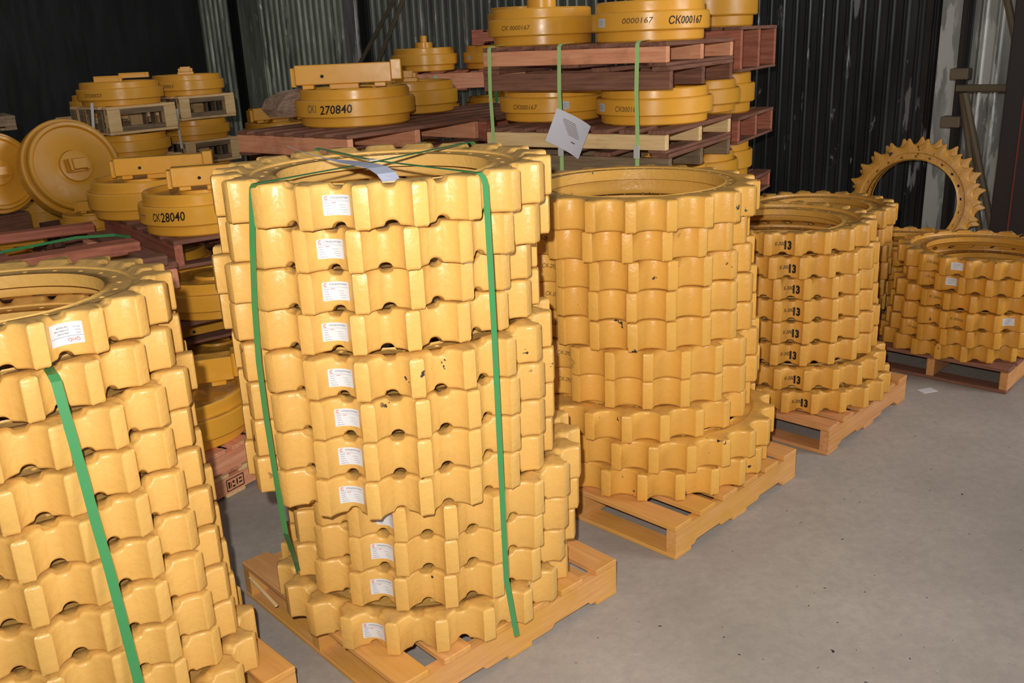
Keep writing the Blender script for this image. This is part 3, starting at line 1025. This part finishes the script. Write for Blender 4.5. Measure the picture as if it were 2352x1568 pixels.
# two wheels left of the central stack and what carries them
TD = radians(-53)
for k, z in enumerate([.21, .51, .87]):
    if k == 0:
        pallet(-1.50, 3.62, .105, radians(57), 'pale lower pallet with stamped side left of the central stack', .86, .86, .105, WLGT, WSAL, 6, .1)
        pallet(-1.49, 3.60, .21, radians(57), 'salmon upper pallet of the pair left of the central stack', .80, .84, .105, WSAL, WSAL, 6, .1)
        idler(-1.40, 3.56, z, 0, 'large yellow idler wheel low between the two front stacks', False, 'bar', sc=1.08, bar_ang=.32)
        pallet(-1.75, 4.85, .125, TD, 'dark floor pallet under the two bar-topped wheels', 1.05, .72, .125, WDRK, WDRK)
        idler(-2.0, 5.15, .125, 0, 'dusty idler wheel, left on the floor pallet of the bar-topped pair', True, 'bar', bar_ang=.15, hl=.86)
        idler(-1.55, 4.65, .125, 0, 'dusty idler wheel, right on the floor pallet of the bar-topped pair', True, 'bar', bar_ang=.15, hl=.86)
    if k == 1:
        pallet(-1.66, 4.78, z, TD, 'dark dusty pallet, middle level left of the central stack', 1.2, .74, .11, WDRK, WDRK)
        idler(-1.44, 4.42, z, 0, 'yellow idler wheel with dusty dished face seen between the stacks', False, None)
        idler(-1.95, 5.05, z, 0, 'dusty idler wheel, back on the middle level left of the central stack', True, 'bracket')
    if k == 2:
        pallet(-1.655, 4.94, z, TD, 'red-brown pallet carrying the two wheels with long bars', 1.20, .66, .135, WDRK, WRED, 7, .10)
        idler(-2.0, 5.15, z, 0, 'yellow wheel with long bar on top, left of the pair', False, 'bar', bar_ang=.22, bar_off=(.12, -.02), texts=[('1', -1.0, 0, .01, .04, MARK, 0)], hl=1.15)
        idler(-1.53, 4.63, z, 0, 'yellow wheel marked 28040 with long bar on top, right of the pair', False, 'bar', bar_ang=.28, bar_off=(.13, -.02),
              texts=[('СК', -.45, .0, .045, .040, MARK, .06), ('28040', -.15, .004, .125, .045, MARK, .06), ('TTTT', -.82, -.004, .05, .022, MARKS, .06)], hl=1.15)

# open rail pallet behind the left-edge stack, with wheels under it
op = obj('rail_pallet', None, None, (-2.25, 3.98, 0))
tag(op, 'open dark red pallet of three long rails behind the left-edge stack', 'pallet')
def rail(name, a, b, w, h, mat, z):
    a, b = Vector(a), Vector(b)
    L = (b - a).length
    mb = MB(); mb.box(0, L, -w / 2, w / 2, -h, 0, b=.004)
    return obj(name, mb.mesh(name, mat), op, (a.x + 2.25, a.y - 3.98, z), (0, 0, atan2(b.y - a.y, b.x - a.x)))
rail('rail', (-2.18, 4.86), (-3.25, 4.25), .09, .045, WRED, .875)
rail('rail', (-1.76, 4.34), (-2.80, 3.55), .13, .055, WRED, .875)
rail('rail', (-1.49, 3.97), (-2.45, 3.45), .08, .045, WDRK, .875)
rail('end_board', (-2.16, 4.84), (-1.50, 3.98), .10, .03, WDRK, .832)
rail('end_board', (-3.20, 4.28), (-2.45, 3.48), .10, .03, WDRK, .832)
rail('cross_board', (-2.60, 4.60), (-1.95, 3.74), .09, .03, WRED, .80)
rail('leg_block', (-1.60, 4.10), (-1.50, 3.97), .10, .09, WSAL, .802)
rail('leg_block', (-2.60, 3.70), (-2.45, 3.50), .10, .09, WSAL, .802)
rail('leg_block', (-2.18, 4.82), (-2.10, 4.70), .10, .09, WSAL, .802)
for k in range(4):
    rail('bottom_rail', (-1.50 - .22 * k, 3.98 + .285 * k), (-2.50 - .22 * k, 3.42 + .285 * k), .09, .02, WDRK, .712)
for k, (x, y) in enumerate(((-2.32, 4.02), (-2.95, 4.22))):
    for j in range(3):
        z = .0 + .232 * j
        idler(x, y, z, 0, 'dusty idler wheel, %s in the %s pile under the open rail pallet' % (['lowest', 'middle', 'top'][j], ['right', 'left'][k]), True, 'bracket' if j < 2 else None, sc=1.0, group='wheels under the rail pallet')

# dark idlers at the far left
def crate(x, y, h, ang, w, label):
    return pallet(x, y, h, ang, label, w, w, h, WDRK, WDRK, 4, .10)
crate(-3.55, 6.92, .50, radians(20), .50, 'dark crate under the dim wheel at far left')
idler(-3.44, 6.86, .50, 0, 'dim yellow wheel with pale bar on the far left crate', True, 'bar', bar_ang=.2, hl=1.3, bar_off=(.10, 0))
crate(-2.45, 5.46, .74, radians(10), .28, 'narrow dark crate under the small dim wheel')
idler(-2.43, 5.42, .74, 0, 'dim small yellow wheel with bar, left of the bar-topped pair', True, 'bar', bar_ang=.2, sc=.60, bar_off=(.12, 0))
crate(-2.87, 5.05, .58, radians(15), .42, 'low dark crate behind the open rail pallet')
idler(-2.87, 5.05, .58, 0, 'dim wheel with long bar behind the open rail pallet', True, 'bar', bar_ang=.2, bar_off=(.12, 0), sc=.78)
# leaning wheels
crate(-2.80, 5.98, .70, radians(48), .32, 'dark crate under the big leaning wheel')
idler(-2.74, 5.86, 1.03, 0, 'big yellow wheel leaning on edge at the left below the pale pallets', True, 'bracket', sc=1.04, tilt=(radians(74), 0, radians(48)))
crate(-3.22, 5.80, .80, radians(50), .32, 'dark crate under the wheel at the photo left border')
idler(-3.15, 5.74, 1.045, 0, 'dusty wheel on edge at the photo left border with wood on top', False, 'bracket', sc=.85, tilt=(radians(80), 0, radians(50)))
pallet(-3.22, 5.80, 1.39, radians(35), 'grey wooden crate lid on the wheel at the left border', .42, .42, .085, WGRY, WGRY)
crate(-2.99, 7.30, 1.18, radians(-28), .46, 'tall dark crate behind the leaning wheel')
pallet(-2.99, 7.30, 1.28, radians(-28), 'pale slatted tray on the tall dark crate', .62, .5, .098, WLGT, WLGT, 5, .06)

# two small towers with tall pale pallets
def tall_pallet(x, y, z, ang, label, W_=.50, h=.145):
    r = obj('tall_pallet', None, None, (x, y, z), (0, 0, ang))
    tag(r, label, 'pallet', 'tall pale pallets')
    for sy in (-1, 1):
        for zz in (0.0, h - .035):
            obj('rail', board_mesh(W_, .03, .035, WGRY), r, (sy * (W_ / 2 - .015), 0, zz), (0, 0, pi / 2))
        for sx in (-1, 1):
            obj('corner_block', board_mesh(.09, .05, h - .002, WLGT), r, (sy * (W_ / 2 - .022), sx * (W_ / 2 - .045), .001), (0, 0, pi / 2))
    for zz in (-.018, h):
        for i in range(5):
            obj('slat', board_mesh(W_, .07, .018, WLGT), r, (-W_ / 2 + .035 + (W_ - .07) * i / 4, 0, zz), (0, 0, pi / 2))
    for sx in (-1, 1):
        for i in range(4):
            obj('side_slat', board_mesh(.06, .014, h - .004, WGRY), r, (-W_ / 2 + .06 + i * .12, sx * (W_ / 2 + .008), .002))
    return r
for q, (x, y, sc_, nmq) in enumerate(((-2.62, 6.62, .98, 'left'), (-2.52, 7.75, 1.0, 'right'))):
    zt = 1.385
    for k in range(4):
        z = zt - .345 * k
        idler(x, y, z, .0, 'yellow wheel, %s on the %s tower of tall pale pallets' % (['topmost', 'second from top', 'third from top', 'lowest'][k], nmq), False, ('blocks' if q == 0 else 'bracket') if k == 0 else None,
              sc=sc_ * .98, bar_ang=.25, texts=[('СК30023', -.3, 0, .14, .026, MARKF, 0)] if k < 2 else (), hl=.94, group='wheels of the two pale pallet towers')
        if k == 0 and q == 0:
            idler(-2.99, 7.27, 1.282, .0, 'yellow wheel partly hidden behind the left pale tower', False, None, sc=.9)
        hh = .155 if k < 3 else zt - .345 * 3 - .018
        if k < 3:
            tall_pallet(x, y, z - .018 - .145, radians(-40), 'tall pale pallet, %s of the %s small tower' % (['upper', 'middle', 'lower'][k], nmq))
    pallet(x, y, zt - .345 * 3, radians(-27), 'grey base pallet under the %s small tower' % nmq, .7, .7, zt - .345 * 3, WDRK, WDRK)

# heap of wrapped parts behind
idler(-1.95, 8.3, .92, .3, 'dim yellow wheel with bracket behind the pale towers', True, 'bar', sc=1.1, bar_ang=.4)
pallet(-1.90, 8.35, .92, radians(-30), 'dark tall crate far behind the pale towers', .5, .5, .92, WDRK, WDRK)
mbx = MB()
rr = random.Random(5)
vs = []
n = 14
for j in range(5):
    zf = [0, .05, .12, .16, .18][j]; rf = [1, 1.02, .9, .6, .0][j]
    for i in range(n):
        a = 2 * pi * i / n
        vs.append((cos(a) * .30 * rf * rr.uniform(.88, 1.1), sin(a) * .20 * rf * rr.uniform(.88, 1.1), zf + rr.uniform(-.012, .012) * (j > 0)))
fs = []
for j in range(4):
    for i in range(n):
        k2 = (i + 1) % n
        fs.append((j * n + i, j * n + k2, (j + 1) * n + k2, (j + 1) * n + i))
fs.append(tuple(range(4 * n, 5 * n)))
fs.append(tuple(reversed(range(n))))
WRAPM = wood('crumpled_wrapping', (150, 112, 84), (196, 170, 150))
sk = obj('wrapped_bundle', mesh_from('wrapped_bundle', vs, fs, WRAPM), None, (-1.42, 6.95, 1.245), (0, 0, .2))
tag(sk, 'crumpled plastic-wrapped bundle behind the reddish pallet', 'bundle')

# ---------------------------------------------------------------- standing rings with pointed teeth
def spiky_ring(name, R, N, mat, h=.05):
    """thin ring with pointed hooked teeth, seat valleys and a ring of holes"""
    pit = 2 * pi / N
    prof = [(R, 0.0), (R - .005, pit * .06), (R - .026, pit * .14), (R - .044, pit * .25), (R - .053, pit * .40), (R - .055, pit * .5), (R - .053, pit * .60), (R - .044, pit * .75), (R - .026, pit * .86), (R - .005, pit * .94)]
    P = []
    for t_ in range(N):
        for r_, a_ in prof: P.append((r_, a_ + t_ * pit))
    n_ = len(P)
    def rg(fn, z): return [((lambda r_, a_: (r_ * sin(a_), -r_ * cos(a_), z))(fn(r0), a0)) for r0, a0 in P]
    H = h / 2
    Ri = R - .115
    R_ = [rg(lambda r0: Ri, H * .55), rg(lambda r0: Ri + .012, H * 1.0), rg(lambda r0: min(r0, R - .072), H), rg(lambda r0: r0 - .006, H * .8), rg(lambda r0: r0, H * .45),
          rg(lambda r0: r0, -H * .45), rg(lambda r0: r0 - .006, -H * .8), rg(lambda r0: min(r0, R - .072), -H), rg(lambda r0: Ri + .012, -H), rg(lambda r0: Ri, -H * .55)]
    vs = [v for q in R_ for v in q]
    m_ = len(R_)
    fs = []
    for k in range(m_):
        k2 = (k + 1) % m_
        for i in range(n_):
            j = (i + 1) % n_
            fs.append((k2 * n_ + i, k2 * n_ + j, k * n_ + j, k * n_ + i))
    return auto_smooth(mesh_from(name, vs, fs, mat), 40)
SR = spiky_ring('pointed_ring', .46, 23, YE)
SF = flange_mesh('bolt_flange_holes', .305, .352, .330, 22, .0105, -.012, .020, YE)
def ring_thing(x, y, z, rot, label, sc=.935):
    o = obj('sprocket_ring', SR, None, (x, y, z), rot, sc)
    tag(o, label, 'sprocket', 'pointed sprocket rings standing by the wall')
    obj('bolt_flange', SF, o)
    return o
ring_thing(2.72, 6.17, .545, (radians(80), 0, radians(-34)), 'yellow pointed-tooth ring standing upright by the corrugated wall')
ring_thing(2.785, 6.245, .545, (radians(80), radians(7), radians(-34)), 'second pointed-tooth ring leaning right behind the upright one')
ring_thing(3.86, 6.02, .455, (radians(82), 0, radians(-34)), 'pointed-tooth ring cut by the right edge of the photo', 1.0)
pallet(2.75, 6.21, .112, radians(-34), 'dark low pallet under the upright pointed ring', .7, .5, .112, WDRK, WDRK)

# ---------------------------------------------------------------- straps and papers
def ribbon(name, pts, width, wdir, mat, thick=.0009, loc=None):
    """flat band through pts; wdir is the direction across the band (vector or list)"""
    pts = [Vector(p) for p in pts]
    o = loc or pts[0]
    o = Vector(o)
    vs = []
    n_ = len(pts)
    for i, p in enumerate(pts):
        wd = Vector(wdir[i] if isinstance(wdir, list) else wdir).normalized()
        t_ = (pts[min(i + 1, n_ - 1)] - pts[max(i - 1, 0)]).normalized()
        nn = t_.cross(wd).normalized()
        for sx, sz in ((-1, -1), (1, -1), (1, 1), (-1, 1)):
            vs.append(p - o + wd * sx * (width[i] if isinstance(width, list) else width) / 2 + nn * sz * thick / 2)
    fs = [(3, 2, 1, 0), tuple(4 * (n_ - 1) + i for i in range(4))]
    for i in range(n_ - 1):
        for k in range(4):
            j = (k + 1) % 4
            fs.append((4 * i + k, 4 * i + j, 4 * i + 4 + j, 4 * i + 4 + k))
    return mesh_from(name, vs, fs, mat), o
def strap(pts, width, wdir, label, mat=None, group=None, name='strap'):
    me, o = ribbon(name, pts, width, wdir, mat or STRAP)
    ob = obj(name, me, None, o)
    tag(ob, label, 'strap', group)
    return ob

strap([(-.085, 2.895, 1.39), (-.098, 2.880, 1.409), (-.347, 2.50, 1.405), (-.575, 2.138, 1.410), (-.587, 2.160, 1.398), (-.592, 2.168, 1.38), (-.609, 2.180, 1.262), (-.627, 2.194, 1.108),
       (-.637, 2.199, .959), (-.636, 2.196, .806), (-.630, 2.192, .622), (-.626, 2.20, .471), (-.648, 2.34, .30), (-.655, 2.385, .232)], .019, Vector((.86, -.5, 0)),
      'green plastic strap down the left front of the central stack', group='green straps of the central stack')
strap([(-.578, 2.895, 1.39), (-.570, 2.885, 1.409), (-.347, 2.50, 1.409), (-.058, 2.157, 1.410), (-.050, 2.166, 1.398), (-.046, 2.170, 1.38), (-.045, 2.174, 1.281), (-.044, 2.176, 1.153),
       (-.043, 2.177, 1.019), (-.043, 2.177, .858), (-.043, 2.177, .678), (-.043, 2.177, .489), (-.043, 2.178, .318), (-.030, 2.185, .20), (-.022, 2.19, .128)], .017, Vector((.80, .6, 0)),
      'green plastic strap down the right front of the central stack', group='green straps of the central stack')
strap([(x_ + .010, y_ - .012, z_) for x_, y_, z_ in [(-1.02, 1.92, 1.064), (-.985, 1.866, 1.066), (-.973, 1.852, 1.055), (-.962, 1.842, .974), (-.945, 1.828, .856), (-.93, 1.812, .745), (-.912, 1.795, .632), (-.898, 1.780, .517),
       (-.885, 1.768, .384), (-.872, 1.757, .261), (-.86, 1.75, .13)]], .021, Vector((.82, .57, 0)), 'green plastic strap down the front of the left edge stack')
# grey slip of paper held under the crossing straps
me, o_ = ribbon('paper_slip', [(-.60, 2.62, 1.443), (-.54, 2.56, 1.430), (-.47, 2.49, 1.421), (-.41, 2.43, 1.417), (-.35, 2.36, 1.416), (-.315, 2.32, 1.413), (-.290, 2.285, 1.402), (-.276, 2.266, 1.385), (-.270, 2.258, 1.360)],
                [.006, .018, .030, .044, .052, .052, .050, .046, .040], [Vector((.45, .6, -.5)), Vector((.5, .6, -.35)), Vector((.6, .6, -.2)), Vector((.7, .6, 0)), Vector((.8, .6, 0)), Vector((.8, .55, 0)), Vector((.85, .5, 0)), Vector((.9, .4, 0)), Vector((.95, .3, 0))], PGREY)
tag(obj('paper_slip', me, None, o_), 'curled grey paper slip under the crossed straps on the central stack', 'paper')
mb = MB(); mb.box(-.012, .012, -.018, .018, 0, .003, b=.001)
c_ = obj('strap_clip', mb.mesh('strap_clip', STEEL), None, (-.352, 2.49, 1.4105), (0, 0, .5))
tag(c_, 'small crimped metal clip where the green straps cross', 'clip')

# straps of the tall tower
def tw(u, z, d=-.026):
    x, y = tp(u, d)
    return (x, y, z)
for u, zb, lb in ((.052, 1.14, 'leftmost'), (.445, 1.02, 'middle'), (.845, .95, 'rightmost')):
    x0, y0 = tp(u, -.016)
    strap([tw(u, 1.676, .10), tw(u, 1.672, -.008), tw(u, 1.66), tw(u - .004, 1.45, -.028), tw(u, 1.3), tw(u, zb)], .020, Vector((cos(TA), sin(TA), 0)), '%s of the three pale green straps on the tall idler tower' % lb, STRAPL,
          'straps of the tall idler tower')
    mb = MB(); mb.box(-.014, .014, -.004, .004, -.03, .03, b=.001)
    t_ = tw(u, 1.185, -.033)
    tag(obj('strap_clip', mb.mesh('strap_clip', STEEL), None, t_, (0, 0, TA)), 'shiny clip on the %s strap of the tall idler tower' % lb, 'clip')
# hanging paper sheet on the middle strap
F = []
w_, h_ = .20, .17
vs = []; fs = []
for i in range(7):
    for j in range(7):
        u, v = -w_ / 2 + w_ * i / 6, -h_ / 2 + h_ * j / 6
        ur, vr = u * cos(-.42) - v * sin(-.42), u * sin(-.42) + v * cos(-.42)
        vs.append((ur, -.012 - .03 * (i / 6 - .5) ** 2 * 2 - .05 * max(0, i / 6 - .6) ** 2, vr))
for i in range(6):
    for j in range(6):
        fs.append((i * 7 + j, i * 7 + 7 + j, i * 7 + 8 + j, i * 7 + j + 1))
t_ = tw(.50, 1.265, -.03)
ps = obj('paper_sheet', mesh_from('paper_sheet', vs, fs, PAPER, True), None, t_, (0, 0, TA))
tag(ps, 'white printed sheet hanging crooked on the middle strap of the tower', 'paper')
G = Flat2()
for k in range(9):
    G.add(rect2(-.045 + .004 * k, .035 + .003 * k, -.0012, .0012, 4), 0, .005, .055 - .008 * k, 1, -.42)
G.add(rect2(-.012, .012, -.003, .003), 0, .02, -.045, 1, -.42)
vs = [(x, -.0155 - .03 * ((x + .1) / .2 - .5) ** 2 * 2, y) for x, y in G.v]
obj('printed_text', mesh_from('printed_text', vs, G.f, MARKS), ps)

# rear tower straps and paper
for x, z1, z0, lb in ((-.86, 1.47, 1.30, 'left'), (-.55, 1.47, .98, 'middle'), (-.05, 1.36, .98, 'right')):
    strap([(x, 8.12, z1 - .03), (x + .01, 8.11, (z1 + z0) / 2), (x + .04, 8.11, z0)], .028, Vector((1, 0, 0)), 'thin green strap, %s on the left rear tower' % lb, STRAP, 'straps of the rear tower')
mb = MB(); mb.box(-.045, .045, -.001, .001, -.10, .10)
tag(obj('paper_sheet', mb.mesh('paper_sheet', PAPER), None, (-.57, 7.98, 1.18), (0, 0, 0)), 'upright white sheet hanging on the left rear tower', 'paper')
strap([(-2.66, 6.23, 1.42), (-2.67, 6.20, 1.23), (-2.66, 6.22, 1.05), (-2.60, 6.21, .90)], .018, Vector((1, 0, 0)), 'white strap at the corner of the left small tower', STRAPW, 'white straps of the pale towers')
strap([(-2.50, 7.36, 1.30), (-2.50, 7.33, 1.2), (-2.50, 7.34, 1.00)], .018, Vector((1, 0, 0)), 'white strap at the corner of the right small tower', STRAPW, 'white straps of the pale towers')
strap([(-2.50, 3.60, .878), (-2.42, 3.85, .879), (-2.28, 4.15, .882), (-2.08, 4.42, .88), (-1.90, 4.45, .879), (-1.80, 4.38, .878)], .014, Vector((.3, .1, 1)), 'loose green strap lying over the open rail pallet', STRAP)
# stamp on the pale pallet and a paper scrap on the floor
mb = MB(); mb.box(-.04, .04, -.025, .025, 0, .002)
tag(obj('paper_scrap', mb.mesh('paper_scrap', WHITE), None, (2.003, 4.168, .0), (0, 0, .3)), 'small white paper scrap on the floor at right', 'paper')
# splinter of wood on the pallet corner of the central stack
mb = MB(); mb.box(-.09, .09, -.005, .005, 0, .005)
tag(obj('wood_splinter', mb.mesh('wood_splinter', WLGT), None, (-.82, 2.545, .075), (0, .12, radians(-50))), 'thin pale splinter at the left corner of the front pallet', 'splinter')
# hidden far end of the floor is left bare

# burnt stamp on the visible side of the lower pale pallet
stp = [o for o in bpy.data.objects if o.get('label', '').startswith('pale lower pallet with stamped')][0]
G = Flat2()
for x0, x1, y0, y1 in ((-.045, .045, .022, .026), (-.045, .045, -.026, -.022), (-.045, -.041, -.022, .022), (.041, .045, -.022, .022), (-.036, -.028, -.014, .014), (-.024, -.020, -.014, .010),
                       (-.014, -.002, -.016, -.008), (-.014, -.004, .002, .012), (.006, .012, -.012, .014), (.018, .034, .006, .012), (.018, .034, -.010, -.004)):
    G.add(rect2(x0, x1, y0, y1), 0)
vs = [(x, -.432, y + .052) for x, y in G.v]
obj('stamp_mark', mesh_from('stamp_mark', vs, G.f, MARK), stp)
